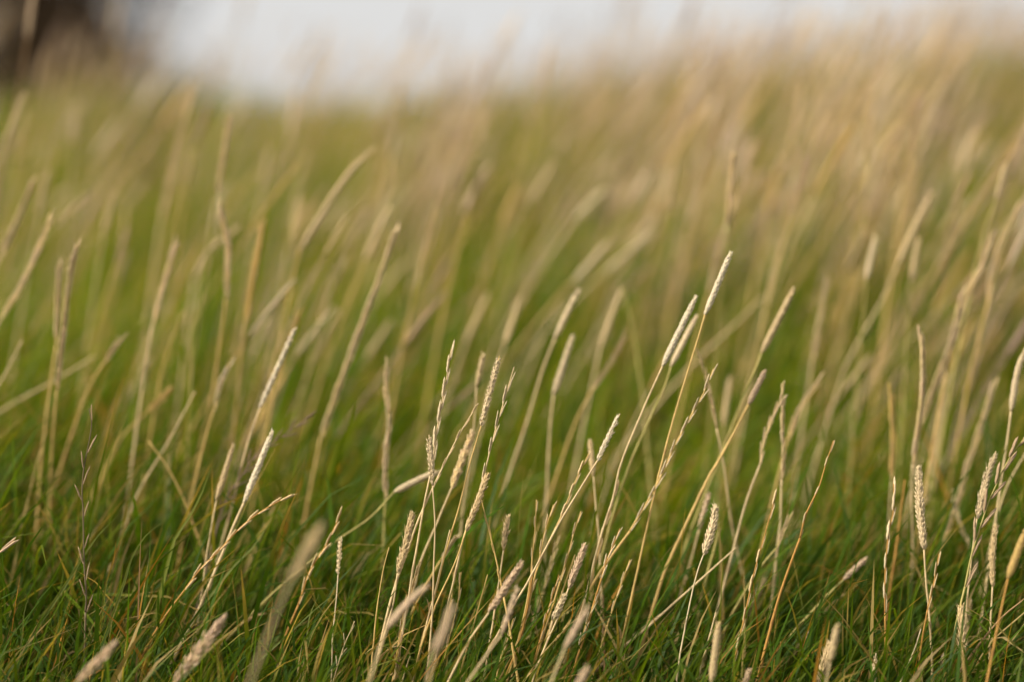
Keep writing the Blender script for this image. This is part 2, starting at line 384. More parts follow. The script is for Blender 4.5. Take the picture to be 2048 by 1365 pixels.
def make_stalk(kind, blur, tone, hb, pts, label, wscale=1.0, stemr=1.0, group='dry grass stalks'):
    st_tone, hd_tone = tone.split('/')
    if blur > 22: wscale *= .8
    d0 = depth_of(blur)
    xy = [(pts[i], pts[i + 1]) for i in range(0, len(pts), 2)]
    near = abs(blur) < 8
    k = random.uniform(-.10, .10) if near else random.uniform(-.2, .2)
    hbx, hby = xy[min(hb, len(xy) - 1)]
    P3 = []
    for (x, y) in xy:
        dd = d0 + k * (hby - y) / F_PX * d0
        P3.append(at(x, y, dd))
    # grow the foot of the stalk on down to the soil, straightening a little
    dirn = nrm(P3[-1] - P3[-2]); guard = 0
    while P3[-1][2] > ground(P3[-1][0], P3[-1][1]) and guard < 60:
        dirn = nrm(dirn * .93 + np.array([0, 0, -1.0]) * .07)
        if dirn[2] > -.35: dirn = nrm(dirn + np.array([0, 0, -.25]))
        P3.append(P3[-1] + dirn * .03); guard += 1
    base = P3[-1].copy()
    root = empty(NAMES[kind], base, label, 'grass stalk', group)
    P3 = [p - base for p in P3]
    head = P3[:hb + 1]; stem = P3[hb:] if hb > 0 else P3
    sc = tn(st_tone)
    # stem
    S = spline(stem, max(10, 5 * len(stem)))[::-1]; n = len(S); f = np.linspace(0, 1, n)
    if not near: stemr = 1 + (stemr - 1) * .35
    rad = (.00100 - .00042 * f) * stemr
    if kind == 'bare': rad = (.0011 - .0007 * f) * stemr
    cc = sc[None] * (1 + .0 * f[:, None]); lowc = np.array([.46, .26, .085]) if st_tone not in ('green', 'dark') else np.array([.20, .20, .07])
    w = sstep(.55, .0, f)[:, None] * random.uniform(.25, .75); cc = cc * (1 - w) + lowc * w
    cc = cc * (1 + rng.normal(0, .05, (n, 1)))
    wob = np.cumsum(rng.normal(0, .00009 if near else .00006, (n, 3)), axis=0); S = S + wob * np.sin(np.pi * f)[:, None]
    q1 = random.uniform(.22, .45)                                      # the leaf sheath wraps the lower stem up to here
    sh = f < q1; rad[sh] *= random.uniform(1.15, 1.5); cc[sh] = cc[sh] * random.uniform(.8, 1.1)
    for q in (random.uniform(.05, .2), q1, random.uniform(.6, .75)):   # stem joints
        j = int(q * n); rad[j] *= 1.3; cc[j] = cc[j] * .5 + np.array([.20, .10, .04]) * .5
    m = MB(); m.tube(S, rad, cc, 7 if near else 5); m.build('stem', M_STRAW, root)
    if near and random.random() < .4:                                  # withered leaf still hanging from the joint
        j = int(q1 * n); p = S[j]; a0 = random.uniform(-.9, .9); L = random.uniform(.02, .055); t = nrm(S[min(j + 1, n - 1)] - S[j - 1])
        dv = np.array([math.cos(a0), math.sin(a0), 0]) * random.choice((1, 1, -1)); V = []; w_ = random.uniform(.0010, .0019)
        for i in range(8):
            u_ = i / 7; th = .25 + 2.0 * u_ ** 1.3; p = p + (t * math.cos(th) + dv * math.sin(th)) * L / 7
            e = nrm(np.cross(t, dv) + .5 * math.sin(5 * u_ + a0) * t); V += [p + e * w_ * (1 - u_ * .9), p - e * w_ * (1 - u_ * .9)]
        lf = MB(); lf.add(V, [(2 * i, 2 * i + 1, 2 * i + 3, 2 * i + 2) for i in range(7)], jit(np.array([.50, .34, .15]), .25)); lf.build('dry_leaf', M_STRAW, root)
    if hb > 0 and kind != 'bare':
        H = spline(head, max(10, 6 * len(head)))[::-1]
        if kind in ('plait', 'rye', 'thin', 'splay') and abs(blur) <= 4:
            mm = MB(); nH = len(H); mm.tube(H, np.linspace(rad[-1], .0003, nH), np.tile(sc * .95, (nH, 1)), 5)
            hd = mm.build('seed_head', M_STRAW, root)
            for p, a, dd, s_ in head_layout(kind, H, wscale):
                if random.random() < .05: continue                    # shed
                o = bpy.data.objects.new('spikelet', spk_mesh('plait' if kind == 'plait' else 'rye', hd_tone, random.randrange(4))); col.objects.link(o)
                R_ = frame(a, dd)
                M4 = Matrix(((*R_[0], p[0]), (*R_[1], p[1]), (*R_[2], p[2]), (0, 0, 0, 1)))
                o.parent = hd; o.matrix_local = M4 @ Matrix.Diagonal((s_, s_, s_, 1))
        else:
            head_mesh(kind, H, hd_tone, wscale, near, sc).build('seed_head', M_HEAD, root)
    return root

# kind, blur, stem/head tone, index of the head's foot, image points from tip to foot, label[, head width, stem width]
STALKS = [
 ('plait', 0, 'straw/pale', 1, (858,870, 865,972, 870,1053, 867,1143, 864,1230, 853,1365), 'short sharp plaited head upright against the tallest slim ryegrass spike', .9, .8),
 ('rye', 1, 'straw/pale', 5, (903,697, 895,747, 887,790, 878,837, 870,887, 867,920, 853,987, 845,1030, 820,1180, 800,1300), 'tallest of the sharp ryegrass spikes in the central clump, with gappy pale spikelets'),
 ('thin', 1, 'straw/straw', 3, (957,807, 920,867, 893,920, 870,967, 850,1010, 833,1050, 817,1097, 793,1163, 773,1237, 750,1343), 'nearly smooth straw spike slanting right between two pale plaited heads', .8, 1.15),
 ('plait', 1, 'gold/pale', 1, (999,712, 962,853, 940,927, 917,1020, 887,1123, 867,1203, 823,1357), 'long slim plaited head on a hair-thin stem, tallest plaited one in the central clump', .85, .75),
 ('rye', 0, 'straw/pale', 5, (1028,735, 1008,803, 993,853, 980,903, 968,950, 958,985, 930,1070, 905,1180, 880,1290, 860,1365), 'sharp ryegrass spike with notched pale spikelets just right of the long plaited head'),
 ('plait', 0, 'gold/straw', 2, (977,945, 958,1000, 932,1062, 910,1127, 873,1210, 840,1303, 827,1365), 'curved tan plaited head overlapping the foot of the notched ryegrass spike', 1.05, .85),
 ('thin', 0, 'gold/gold', 3, (962,997, 980,1070, 993,1123, 1007,1193, 1020,1257, 1037,1365), 'golden bare-looking spike leaning left across the other stems at bottom centre', .75, 1.15),
 ('plait', 4.5, 'straw/straw', 1, (947,860, 903,977, 873,1047, 840,1123, 827,1177, 790,1300), 'slightly soft plaited head behind the smooth slanting straw spike', 1.2, 1),
 ('plait', 0, 'straw/straw', 2, (825,1022, 815,1075, 795,1147, 787,1203, 770,1263, 747,1357), 'sharp plaited head at the lower left edge of the central clump', 1.1, .9),
 ('plait', 1, 'pale/pale', 1, (683,1073, 676,1150, 672,1203, 665,1277, 662,1365), 'small narrow plaited head on a lone thin pale stem by the fuzzy foreground head', .72, .6),
 ('bare', 0, 'gold/gold', 0, (778,1095, 767,1140, 757,1207, 747,1303, 743,1357), 'wire-thin bare stem ending in a fine point left of the central clump', 1, .7),
 ('splay', 0, 'straw/pale', 4, (709,1243, 700,1265, 690,1287, 680,1317, 668,1357), 'tiny open sprig low beside the lone thin pale stem', .5, .6),
 ('cat', -13, 'straw/pink', 2, (858,1170, 818,1205, 773,1257, 745,1340), 'blurred foreground cylinder head arching right at the foot of the central clump', 1.1, 1.0),
 ('cat', -20, 'straw/pink', 2, (905,1210, 890,1260, 867,1307, 857,1365), 'stubbiest blurred foreground head, upright at bottom centre', 1.25, 1.0),
 ('thin', 1.5, 'gold/straw', 3, (922,1145, 915,1210, 903,1257, 887,1327, 878,1365), 'thin straight spike, right one of a close low pair', .8, .8),
 ('thin', 4, 'gold/straw', 2, (908,1145, 903,1197, 890,1270, 873,1330), 'thin soft spike, left one of a close low pair', .8, .8),
 ('plait', 1, 'straw/straw', 1, (1018,1028, 1007,1100, 1000,1150, 990,1217, 977,1297, 967,1357), 'short blunt plaited head standing alone right of the golden left-leaning spike', 1.05, .85),
 ('plait', -3.5, 'straw/pink', 1, (1047,1122, 977,1227, 940,1280, 900,1357), 'pinkish plaited head strongly slanted right behind the left-leaning golden spike', 1.1, 1.1),
 ('cat', -9, 'straw/pink', 1, (1035,1177, 1003,1270, 973,1310), 'small soft pinkish head low beside the slanted pinkish plaited one', .7, .8),
 ('thin', 1, 'gold/straw', 3, (1073,1000, 1070,1060, 1065,1110, 1062,1150, 1053,1210, 1037,1283, 1015,1364), 'upright needle-like spike, leftmost of the dense stem bundle', .8, .9),
 ('rye', 1, 'gold/straw', 5, (1107,1010, 1090,1063, 1083,1097, 1073,1143, 1063,1187, 1053,1237, 1027,1303, 1000,1357), 'orange-tinged ryegrass spike second from left in the dense stem bundle', .8),
 ('thin', 1.5, 'gold/straw', 3, (1162,1023, 1147,1070, 1137,1107, 1120,1163, 1103,1223, 1077,1303, 1063,1353), 'fine spike rising left of the sharp grey-pink plaited head', .95),
 ('plait', 0, 'straw/pink', 1, (1172,1085, 1137,1177, 1120,1223, 1090,1290, 1068,1350), 'sharp grey-pink plaited head directly above another one', 1.0, .85),
 ('plait', 0, 'straw/pale', 1, (1133,1185, 1105,1243, 1090,1293, 1057,1363), 'low pale plaited head on a wide stem beneath the grey-pink one', 1.0, 1.2),
 ('plait', 0, 'straw/white', 1, (1240,828, 1195,922, 1160,980, 1140,1013, 1120,1047, 1093,1097, 1053,1170, 1017,1230, 947,1360), 'bright bumpy plaited head on a long diagonal stem crossing the dense bundle', .85, .95),
 ('rye', 1, 'gold/straw', 4, (1178,908, 1160,943, 1140,990, 1127,1023, 1113,1053, 1083,1117, 1067,1163, 1050,1243, 1030,1323), 'ryegrass spike running close along the left of the long diagonal stem', .85),
 ('cat', 6, 'straw/straw', 1, (1180,882, 1187,953, 1192,1013, 1197,1060, 1203,1177, 1207,1310), 'small soft head leaning slightly left behind the bright bumpy plaited head', .8, .9),
 ('cat', 13, 'straw/pale', 1, (1157,580, 1110,677, 1083,747, 1053,847, 1027,923, 993,1030, 960,1137, 930,1250), 'blurred pale head on a very long broad slanting stem in the centre', .95, 1.7),
 ('cat', 3, 'gold/white', 1, (1462,505, 1410,630, 1397,677, 1370,767, 1343,863, 1325,935, 1317,967, 1297,1053, 1273,1157, 1243,1290, 1227,1365), 'tallest clear cylinder head on a long thin brownish stem right of centre', .95, .95),
 ('cat', 3, 'straw/white', 1, (1393,592, 1325,733, 1283,827, 1243,927, 1227,997, 1200,1083, 1170,1203, 1140,1293), 'long bright cylinder head, the clearer front one of a close parallel pair', 1.05, 1),
 ('cat', 7, 'olive/pale', 1, (1393,633, 1342,733, 1327,780, 1263,923, 1230,1020, 1205,1110), 'softer cylinder head half hidden behind its brighter parallel neighbour', .95, .95),
 ('rye', 2.5, 'gold/pale', 6, (1427,738, 1407,787, 1390,817, 1367,860, 1347,897, 1310,977, 1260,1063, 1217,1123, 1187,1170, 1150,1235, 1107,1290, 1060,1365), 'longest ryegrass spike, a thick notched diagonal running down into the dense bundle', 1.0, 1.5),
 ('rye', 1, 'orange/pale', 3, (1240,1057, 1230,1083, 1213,1123, 1203,1157, 1187,1210, 1173,1263, 1157,1310), 'short sprig of pale spikelets sticking up from the thick notched diagonal', .8),
 ('thin', 3, 'gold/straw', 4, (1240,940, 1222,1020, 1207,1060, 1193,1120, 1180,1170, 1165,1220, 1140,1300), 'slender spike just left of the thick notched diagonal', 1.1),
 ('plait', 0, 'pale/pale', 2, (1433,1010, 1424,1058, 1407,1110, 1397,1137, 1387,1173, 1373,1237, 1360,1303, 1353,1360), 'sharpest fat plaited head on a wire-thin pale stem, alone right of centre', 1.22, .7),
 ('cat', 8, 'straw/pink', 1, (1418,988, 1398,1060, 1380,1127, 1350,1227, 1330,1327), 'soft peach head immediately left behind the sharpest fat plaited head', .75, 1),
 ('cat', 5, 'gold/pink', 1, (1530,742, 1497,810, 1467,867, 1433,927, 1413,960, 1367,1057, 1323,1157, 1287,1277), 'short pinkish-white head on a thick diagonal stem right of the longest ryegrass spike', 1.0, 1.5),
 ('cat', 9, 'olive/straw', 1, (1588,578, 1523,707, 1503,760, 1483,807, 1440,920, 1400,1020), 'soft tan cylinder head standing clear right of the tallest clear head', 1.1, 1.4),
 ('thin', 8, 'straw/straw', 2, (1393,697, 1413,757, 1433,857, 1447,927, 1463,1050, 1483,1143, 1500,1243), 'soft straw stalk leaning left and crossing the thick diagonal stem', 1.1, 1.2),
 ('rye', 6, 'straw/straw', 4, (1563,767, 1562,800, 1543,840, 1527,887, 1520,930, 1493,1003, 1467,1097, 1433,1227, 1400,1357), 'soft bent ryegrass spike curving down leftwards from a shared top', .9, 1.2),
 ('rye', 7, 'straw/straw', 3, (1568,793, 1565,857, 1567,913, 1563,960, 1560,1043, 1553,1097, 1543,1193), 'soft upright ryegrass spike sharing its top with a left-curving one', .9, 1.2),
 ('thin', 1, 'orange/straw', 4, (1667,882, 1650,935, 1637,977, 1612,1030, 1600,1077, 1573,1153, 1547,1237, 1517,1357), 'long clean orange stem with a few small spikelets near its pale tip', .8, 1.3),
 ('thin', 0, 'orange/straw', 7, (1553,987, 1537,1043, 1523,1093, 1510,1140, 1500,1183, 1490,1230, 1473,1303, 1466,1330, 1463,1365), 'orange-brown knobbly spike just left of the long clean orange stem', 1.0, 1.0),
 ('cat', 5, 'olive/pink', 1, (1732,1118, 1687,1160, 1643,1203, 1593,1260, 1527,1340), 'small head on a greenish stem tilted far over to the right', .95, 1.2),
 ('plait', 1.5, 'straw/pale', 2, (1837,930, 1840,1010, 1848,1100, 1852,1170, 1858,1243, 1865,1360), 'long plaited head leaning a little left on a brown stem', 1.2, 1),
 ('thin', 1, 'orange/pale', 5, (1787,968, 1787,1020, 1778,1063, 1773,1110, 1770,1163, 1770,1227, 1773,1357), 'upright knobbly spike with an orange lower stem beside the left-leaning plaited head', 1.15, 1.0),
 ('thin', .5, 'orange/straw', 2, (1878,1108, 1867,1170, 1855,1220, 1843,1293, 1835,1365), 'short orange stem crossing the foot of the left-leaning plaited head', 1.0, .9),
 ('bare', 0, 'pale/pale', 0, (1842,1258, 1827,1303, 1803,1357), 'short pale twisted tip near the bottom edge beside the short orange stem', 1, .9),
 ('plait', -1, 'straw/straw', 1, (1662,1283, 1635,1375, 1625,1400), 'big plaited head cut by the bottom edge, in front of a blurred twin', 1.35, 1),
 ('cat', -10, 'straw/straw', 1, (1675,1250, 1660,1325, 1650,1380), 'blurred twin behind the big plaited head at the bottom edge', 1.0, 1),
 ('plait', -1, 'pale/pale', 1, (1752,1307, 1747,1372, 1745,1400), 'thin pale head tip poking up alone at the bottom edge', .7, .8),
 ('cat', -4, 'straw/pink', 1, (1499,1340, 1483,1385, 1475,1420), 'lowest little head tip just above the bottom edge by the orange stems', .9, .8),
 ('cat', -6, 'straw/straw', 1, (1437,1247, 1423,1368, 1420,1400), 'soft upright head cut by the bottom edge under the sharpest fat plaited head', 1.1, 1),
 ('cat', 9, 'straw/straw', 1, (1530,1158, 1500,1223, 1477,1293), 'soft head low behind the orange-brown knobbly spike', .9, 1),
 ('plait', 2, 'straw/pale', 2, (1992,903, 1972,960, 1954,1038, 1946,1095, 1935,1200, 1925,1330), 'curved plaited head tucked behind the big splayed spike at the right edge', 1.05, .8),
 ('splay', .5, 'olive/tan', 6, (2052,872, 2019,917, 1998,959, 1977,1006, 1956,1069, 1943,1111, 1930,1174, 1914,1253, 1896,1365), 'big spike with splayed tan spikelets on a greenish-brown stem bending to the right edge', 1.35, 1.2),
 ('plait', 0, 'gold/straw', 1, (1922,1208, 1926,1326, 1928,1370), 'fat upright plaited head low near the bottom right corner', 1.35, 1),
 ('cat', 5, 'straw/straw', 1, (1940,1200, 1932,1280, 1930,1340), 'soft head right behind the fat upright plaited head in the corner', .8, 1),
 ('plait', 2, 'straw/straw', 2, (1993,1046, 1985,1106, 1985,1174, 1980,1253, 1977,1365), 'rough upright plaited head on a straight stem right of the splayed spike', .95, 1),
 ('cat', 6, 'straw/pale', 2, (2050,700, 2035,744, 2022,823, 2014,886, 1998,991, 1985,1080), 'bowed cylinder head touching the right edge above the splayed spike', 1.05, 1.2),
 ('cat', -6, 'orange/gold', 1, (2052,1060, 2016,1158, 2003,1216, 1985,1300), 'orange-brown soft head cut by the right edge low down', 1.2, 1),
 ('bare', 1, 'brown/brown', 0, (2052,1196, 1998,1242, 1935,1321), 'brown dead stem lying nearly flat in the bottom right corner', 1, 1.1),
 ('rye', 9, 'straw/straw', 4, (1841,668, 1846,718, 1844,797, 1836,860, 1825,928, 1823,1017, 1825,1095, 1820,1226), 'tall soft wavy spike standing upright above the left-leaning plaited head', 1.2, 1.3),
 ('rye', 12, 'straw/gold', 2, (1783,789, 1786,880, 1783,964, 1778,1050), 'soft shaggy upright head left of the tall wavy spike', 1.2, 1.2),
 ('rye', 14, 'straw/straw', 3, (1925,585, 1900,690, 1870,770, 1840,850, 1825,950), 'blurred spike curving down to join the tall wavy spike', 1.2, 1.4),
 ('rye', 12, 'straw/straw', 4, (1988,770, 1956,870, 1935,933, 1914,1006, 1883,1085, 1857,1143), 'blurred diagonal spike behind the big splayed one', 1.2, 1.4),
 ('rye', 10, 'straw/pale', 3, (1905,990, 1925,1060, 1945,1110, 1955,1180), 'soft kinked spike leaning left between the splayed spike and the plaited ones', .9, 1),
 # left side
 ('splay', .5, 'dark/tan', 9, (178,818, 183,850, 177,890, 168,935, 164,985, 166,1020, 167,1070, 168,1123, 172,1187, 171,1225, 170,1260, 168,1327), 'thin dark upright spike with sparse purplish spikelets, alone on the left', .95, 1.2),
 ('rye', 2, 'orange/straw', 6, (582,990, 533,1017, 497,1042, 470,1067, 437,1103, 400,1140, 370,1180, 323,1243, 277,1323), 'rusty arching spike bowed low to the right across the left turf', .85, 1.1),
 ('cat', 3.5, 'straw/white', 1, (545,863, 488,1006, 470,1046, 443,1113, 430,1143, 397,1220, 360,1293, 330,1360), 'whitest clear cylinder head on the left, above the rusty arching spike', 1.0, 1.5),
 ('cat', 5, 'straw/straw', 1, (467,890, 433,1000, 425,1043, 413,1113, 405,1180, 395,1260), 'smaller tan head just left of the whitest cylinder head', .85, .9),
 ('cat', 8, 'straw/white', 1, (590,658, 520,816, 497,883, 480,946, 465,1010, 440,1100), 'long slim bright head blurred above the whitest clear one', .8, 1.3),
 ('splay', 8, 'purple/purple', 6, (627,830, 593,853, 560,876, 513,910, 483,953, 457,990, 437,1043, 420,1110), 'soft purplish-brown spike bent to the right behind the whitest cylinder head', .9, 1),
 ('tuft', -13, 'straw/pink', 1, (227,1290, 150,1372, 120,1420), 'blurred pinkish foreground plume at the bottom left edge', .8, 1),
 ('tuft', -7, 'straw/pink', 2, (447,1237, 400,1300, 345,1372, 320,1420), 'broad feathery pinkish plume at the bottom left, in front of the turf', 1.25, 1.2),
 ('tuft', -27, 'straw/straw', 2, (640,1057, 610,1110, 577,1170, 540,1260, 510,1340), 'large ghostly foreground plume left of the lone thin pale stem', .75, .7),
 ('rye', 3, 'orange/straw', 4, (683,1025, 668,1058, 653,1090, 620,1143, 597,1210, 567,1283, 547,1357), 'rusty-stemmed spike rising beside the large ghostly plume', .95, 1.2),
 ('cat', 6, 'olive/pale', 2, (880,944, 853,953, 788,985, 740,1037, 683,1077, 640,1110, 590,1150), 'cream head lying almost flat on a greenish stem behind the central clump', 1.15, .95),
 ('rye', 13, 'gold/straw', 2, (118,530, 115,610, 112,690, 97,800, 83,916, 72,1066), 'blurred left stem of the tall pair at the left', 1.1, 1.6),
 ('rye', 12, 'gold/straw', 3, (155,490, 140,560, 126,670, 113,783, 103,916, 100,1033), 'blurred right stem of the tall pair at the left, reaching a little higher', 1.2, 1.6),
 ('rye', 9, 'olive/straw', 4, (775,730, 773,790, 778,850, 772,920, 770,1000, 768,1060), 'soft upright knobbly spike alone left of the central clump', 1.1, 1.0),
 ('bare', 11, 'straw/straw', 0, (390,783, 340,880, 280,983, 250,1060), 'soft tan blade-like stem slanting behind the left turf', 1, 1.2),
 ('bare', 9, 'gold/gold', 0, (297,883, 333,933, 367,1000, 390,1060), 'soft stem leaning left across a slanting one on the left', 1, 1.6),
 ('rye', 15, 'gold/straw', 2, (440,420, 455,500, 452,600, 440,690, 425,790, 405,880, 390,960), 'tall blurred stalk bent back at its top, left of the whitest heads', 1.2, 1.8),
 ('cat', 19, 'gold/straw', 3, (748,296, 700,345, 655,410, 600,500, 580,580, 565,660, 545,740, 530,830), 'largest blurred stalk arching right, reaching highest left of centre', 1.1, 1.9),
 ('rye', 14, 'gold/straw', 5, (790,465, 765,540, 735,620, 705,700, 680,770, 640,880, 620,980), 'blurred knobbly stalk slanting right, between the arching one and the central clump', 1.3, 1.7),
 ('cat', 20, 'straw/straw', 1, (1042,595, 1010,690, 985,760, 960,860), 'blurred head left of the pale head on the broad slanting stem', 1.0, 1.4),
 ('cat', 8, 'straw/straw', 1, (967,708, 953,775, 948,860, 935,960), 'soft blunt head between the two tallest central spikes', .85, .9),
 ('cat', 12, 'straw/pale', 1, (1146,672, 1107,790, 1100,860, 1095,950), 'soft double-looking head under the blurred pale central head', 1.1, 1.3),
 ('rye', 14, 'gold/straw', 2, (1250,670, 1220,727, 1180,787, 1150,847, 1120,930), 'blurred spike slanting right behind the bright bumpy plaited head', 1, 1.4),
 ('cat', 20, 'straw/straw', 1, (1243,577, 1200,700, 1180,790), 'blurred upright head with a left-leaning stem crossing behind it', 1, 1.6),
 ('bare', 19, 'olive/straw', 0, (1243,577, 1263,643, 1283,777, 1295,900), 'blurred olive stem leaning left right of the central heads', 1, 2.0),
 ('cat', 20, 'straw/straw', 2, (1865,385, 1825,465, 1795,530, 1765,600, 1720,680, 1690,740, 1660,830), 'long blurred golden head slanting right in the upper right', 1.2, 1.8),
 ('cat', 18, 'olive/straw', 1, (2012,330, 1993,400, 1965,480, 1940,590, 1925,660), 'blurred head near the right edge, highest of the distinct ones there', 1.0, 1.6),
 ('cat', 18, 'olive/pale', 1, (1751,475, 1733,560, 1725,650, 1715,760), 'blurred pale upright head left of the long golden slanting one', 1.1, 1.0),
 ('cat', 19, 'olive/straw', 1, (1837,478, 1823,563, 1815,650, 1808,760), 'blurred upright head right of the long golden slanting one', 1.0, 1.2),
 ('rye', 17, 'gold/straw', 3, (2048,400, 2010,470, 1985,550, 1975,610, 1955,690, 1940,760), 'blurred golden spike at the right edge below the highest head there', 1.3, 1.6),
 ('rye', 14, 'gold/straw', 3, (1985,470, 1960,540, 1930,600, 1905,690, 1885,790), 'blurred straw stalk stepping down left beside the golden one', 1.1, 2.0),
 ('rye', 15, 'straw/straw', 2, (352,485, 330,560, 305,650, 290,740, 275,840), 'blurred straw stalk between the tall left pair and the bent-back one', 1.2, 1.8),
 ('rye', 15, 'straw/straw', 3, (105,430, 75,505, 40,575, 0,640, -30,720), 'blurred diagonal straw stalk cut by the left edge, lower of two', 1.1, 1.6),
 ('rye', 19, 'straw/straw', 2, (66,362, 35,440, 0,515, -30,600), 'blurred diagonal straw stalk cut by the left edge, upper of two', 1.2, 1.6),
 ('bare', 13, 'straw/straw', 0, (45,680, 20,730, -5,775, -40,840), 'soft short stem running out of the left edge at mid height', 1, 1.6),
 ('cat', 24, 'straw/straw', 1, (50,185, 10,290, -25,380), 'blurred brownish head at the left edge beneath the dark shrub', 1.1, 1.4),
 ('rye', 17, 'gold/gold', 2, (525,450, 505,560, 490,650, 480,740), 'blurred stalk close right of the bent-back one', 1.2, 1.7),
 ('rye', 30, 'straw/straw', 2, (385,185, 350,320, 320,450, 300,600, 290,700), 'very blurred tall straw streak reaching the sky left of centre', 1.6, 3.0),
 ('cat', 24, 'straw/straw', 2, (480,455, 420,500, 385,560, 375,640), 'very blurred head drooping right across the bent-back stalk', 1.0, 1.6),
 ('cat', 32, 'straw/pale', 1, (1310,460, 1210,545, 1110,640, 1050,720), 'very blurred pale stalk lying over to the right above the central heads', 1.2, 2.2),
 ('cat', 30, 'straw/pale', 1, (1215,485, 1145,570, 1090,660, 1050,760), 'very blurred pale head, brightest of the slanting sheaf above centre', 1.4, 2.2),
 ('rye', 30, 'gold/straw', 2, (1350,400, 1250,470, 1150,560, 1080,640), 'very blurred straw stalk bent far right, topmost of the slanting sheaf', 1.4, 2.2),
 ('thin', -1, 'brown/pink', 1, (29,1082, -2,1106, -40,1130), 'pale spike tip poking in from the left edge above the turf', 1.0, 1),
 ('cat', 26, 'straw/straw', 1, (975,590, 930,690, 900,780), 'very blurred head slanting right behind the tallest ryegrass spike', 1.2, 1.6),
 ('cat', 26, 'gold/straw', 1, (780,415, 730,520, 690,620), 'very blurred broad head behind the knobbly slanting stalk', 1.5, 1.6),
 ('rye', 20, 'straw/straw', 2, (1655,560, 1640,640, 1625,720, 1612,800), 'blurred faint stalk right of the soft tan cylinder head', 1.0, 1.3),
 ('rye', 12, 'gold/straw', 2, (1640,760, 1600,820, 1575,880, 1555,960), 'soft knobbly stalk right of the shared-top spikes', 1.1, 1.2),
 ('cat', 18, 'olive/straw', 1, (1460,755, 1447,850, 1440,930), 'blurred upright head between the longest ryegrass spike and the pinkish-white head', .9, 1.0),
 # fine stems of the central and right-hand bundles
 ('rye', 1, 'gold/straw', 2, (840,1123, 830,1157, 820,1190, 800,1280, 785,1360), 'short dark-edged sprig half hidden right of the lower left plaited head', .7, .8),
 ('thin', 1, 'gold/pale', 2, (813,1190, 806,1230, 798,1275, 788,1340), 'very short pale spike tucked inside the left of the central clump', .8, .7),
 ('thin', 0, 'gold/straw', 2, (1027,1237, 1017,1270, 1003,1310, 993,1357), 'low thin spike just left of the golden left-leaning stem near the bottom', .8, .8),
 ('bare', 0, 'straw/straw', 0, (820,1313, 813,1335, 805,1365), 'lowest short straw stub in the central clump'),
 ('thin', 0, 'brown/tan', 2, (803,1263, 797,1320, 792,1365, 790,1400), 'brownish little spike at the foot of the lower left plaited head', .7, .8),
 ('bare', 10, 'orange/orange', 0, (760,1137, 750,1187, 737,1260, 723,1357), 'soft orange-brown stem left of the wire-thin bare stem', 1, 1.5),
 ('bare', 9, 'orange/orange', 0, (720,1160, 716,1220, 712,1287, 705,1360), 'soft orange-brown stub right of the lone thin pale stem', 1, 1.5),
 ('thin', 5, 'gold/straw', 1, (913,1073, 880,1123, 840,1193, 807,1260, 775,1340), 'soft golden stem slanting behind the central clump, its tip beneath the curved tan head', 1.1, 1.1),
 ('rye', 6, 'olive/straw', 3, (1117,1073, 1100,1137, 1077,1210, 1063,1263, 1050,1340), 'soft upright spike right behind the orange-tinged ryegrass spike', .8, 1),
 ('bare', 4, 'straw/straw', 0, (1323,1228, 1250,1283, 1170,1340, 1120,1372), 'soft straw stem lying low and slanting right at the foot of the tall stems', 1, 1.2),
 ('bare', 5, 'olive/straw', 0, (1165,1208, 1107,1243, 1040,1287, 957,1350), 'greenish-tan stem lying low across the dense bundle', 1, 1.2),
 ('bare', 1, 'orange/orange', 0, (1065,1150, 1053,1223, 1033,1297, 1010,1357), 'bright orange bare stem in the left of the dense bundle', 1, 1.1),
 ('rye', 1, 'gold/pale', 4, (1203,1183, 1187,1213, 1173,1247, 1163,1280, 1153,1320, 1140,1372), 'loose pale spike hanging close under the thick notched diagonal', .8, .9),
 ('cat', -12, 'straw/pink', 1, (1176,1215, 1130,1297, 1105,1360), 'blurred pinkish foreground head across the foot of the dense bundle', .9, 1),
 ('cat', -15, 'straw/pink', 1, (1176,1335, 1150,1382, 1140,1420), 'blurred pinkish tip at the bottom edge under the dense bundle', 1.0, 1),
 ('bare', 3, 'straw/straw', 0, (1472,1096, 1400,1160, 1343,1210, 1283,1263, 1217,1317, 1180,1350), 'long straw stem lying over to the right, crossing below the sharpest fat plaited head', 1, 1.2),
 ('thin', 5, 'olive/straw', 1, (1580,1030, 1553,1097, 1520,1137, 1470,1220, 1430,1310), 'soft olive stem slanting left of the long clean orange stem', 1, 1.1),
 ('bare', 4, 'pink/pink', 0, (1617,1263, 1605,1310, 1598,1365), 'short soft pinkish stub between the long orange stem and the big bottom-edge head', 1, 1.4),
 ('bare', 7, 'olive/straw', 0, (1440,1057, 1417,1143, 1400,1220, 1387,1320), 'soft pale olive stem right behind the sharpest fat plaited head', 1, 1.8),
 ('bare', 8, 'orange/orange', 0, (1810,960, 1790,1110, 1780,1177, 1770,1290), 'soft orange stem behind the upright knobbly spike', 1, 1.7),
 ('bare', 3, 'brown/brown', 0, (1206,1190, 1208,1270, 1211,1360), 'upright brown stem low beneath the loose pale spike', 1, 1.2),
 ('bare', 2, 'straw/straw', 0, (1432,1225, 1412,1300, 1392,1368), 'plain straw stem rising from the bottom edge below the sharpest fat plaited head', 1, 1.2),
 ('bare', 8, 'straw/straw', 0, (2052,905, 2019,964, 2000,1015, 1985,1080), 'soft straw stem behind the splayed spike at the right edge', 1, 1.6),
 ('rye', 19, 'straw/straw', 2, (1893,740, 1878,860, 1862,943, 1850,1020), 'blurred upright streak right of the tall wavy spike', 1.2, 1.4),
 ('cat', 3, 'straw/pale', 1, (1888,1312, 1876,1352, 1870,1380), 'small soft pale tip left of the fat upright plaited head in the corner', .7, .8),
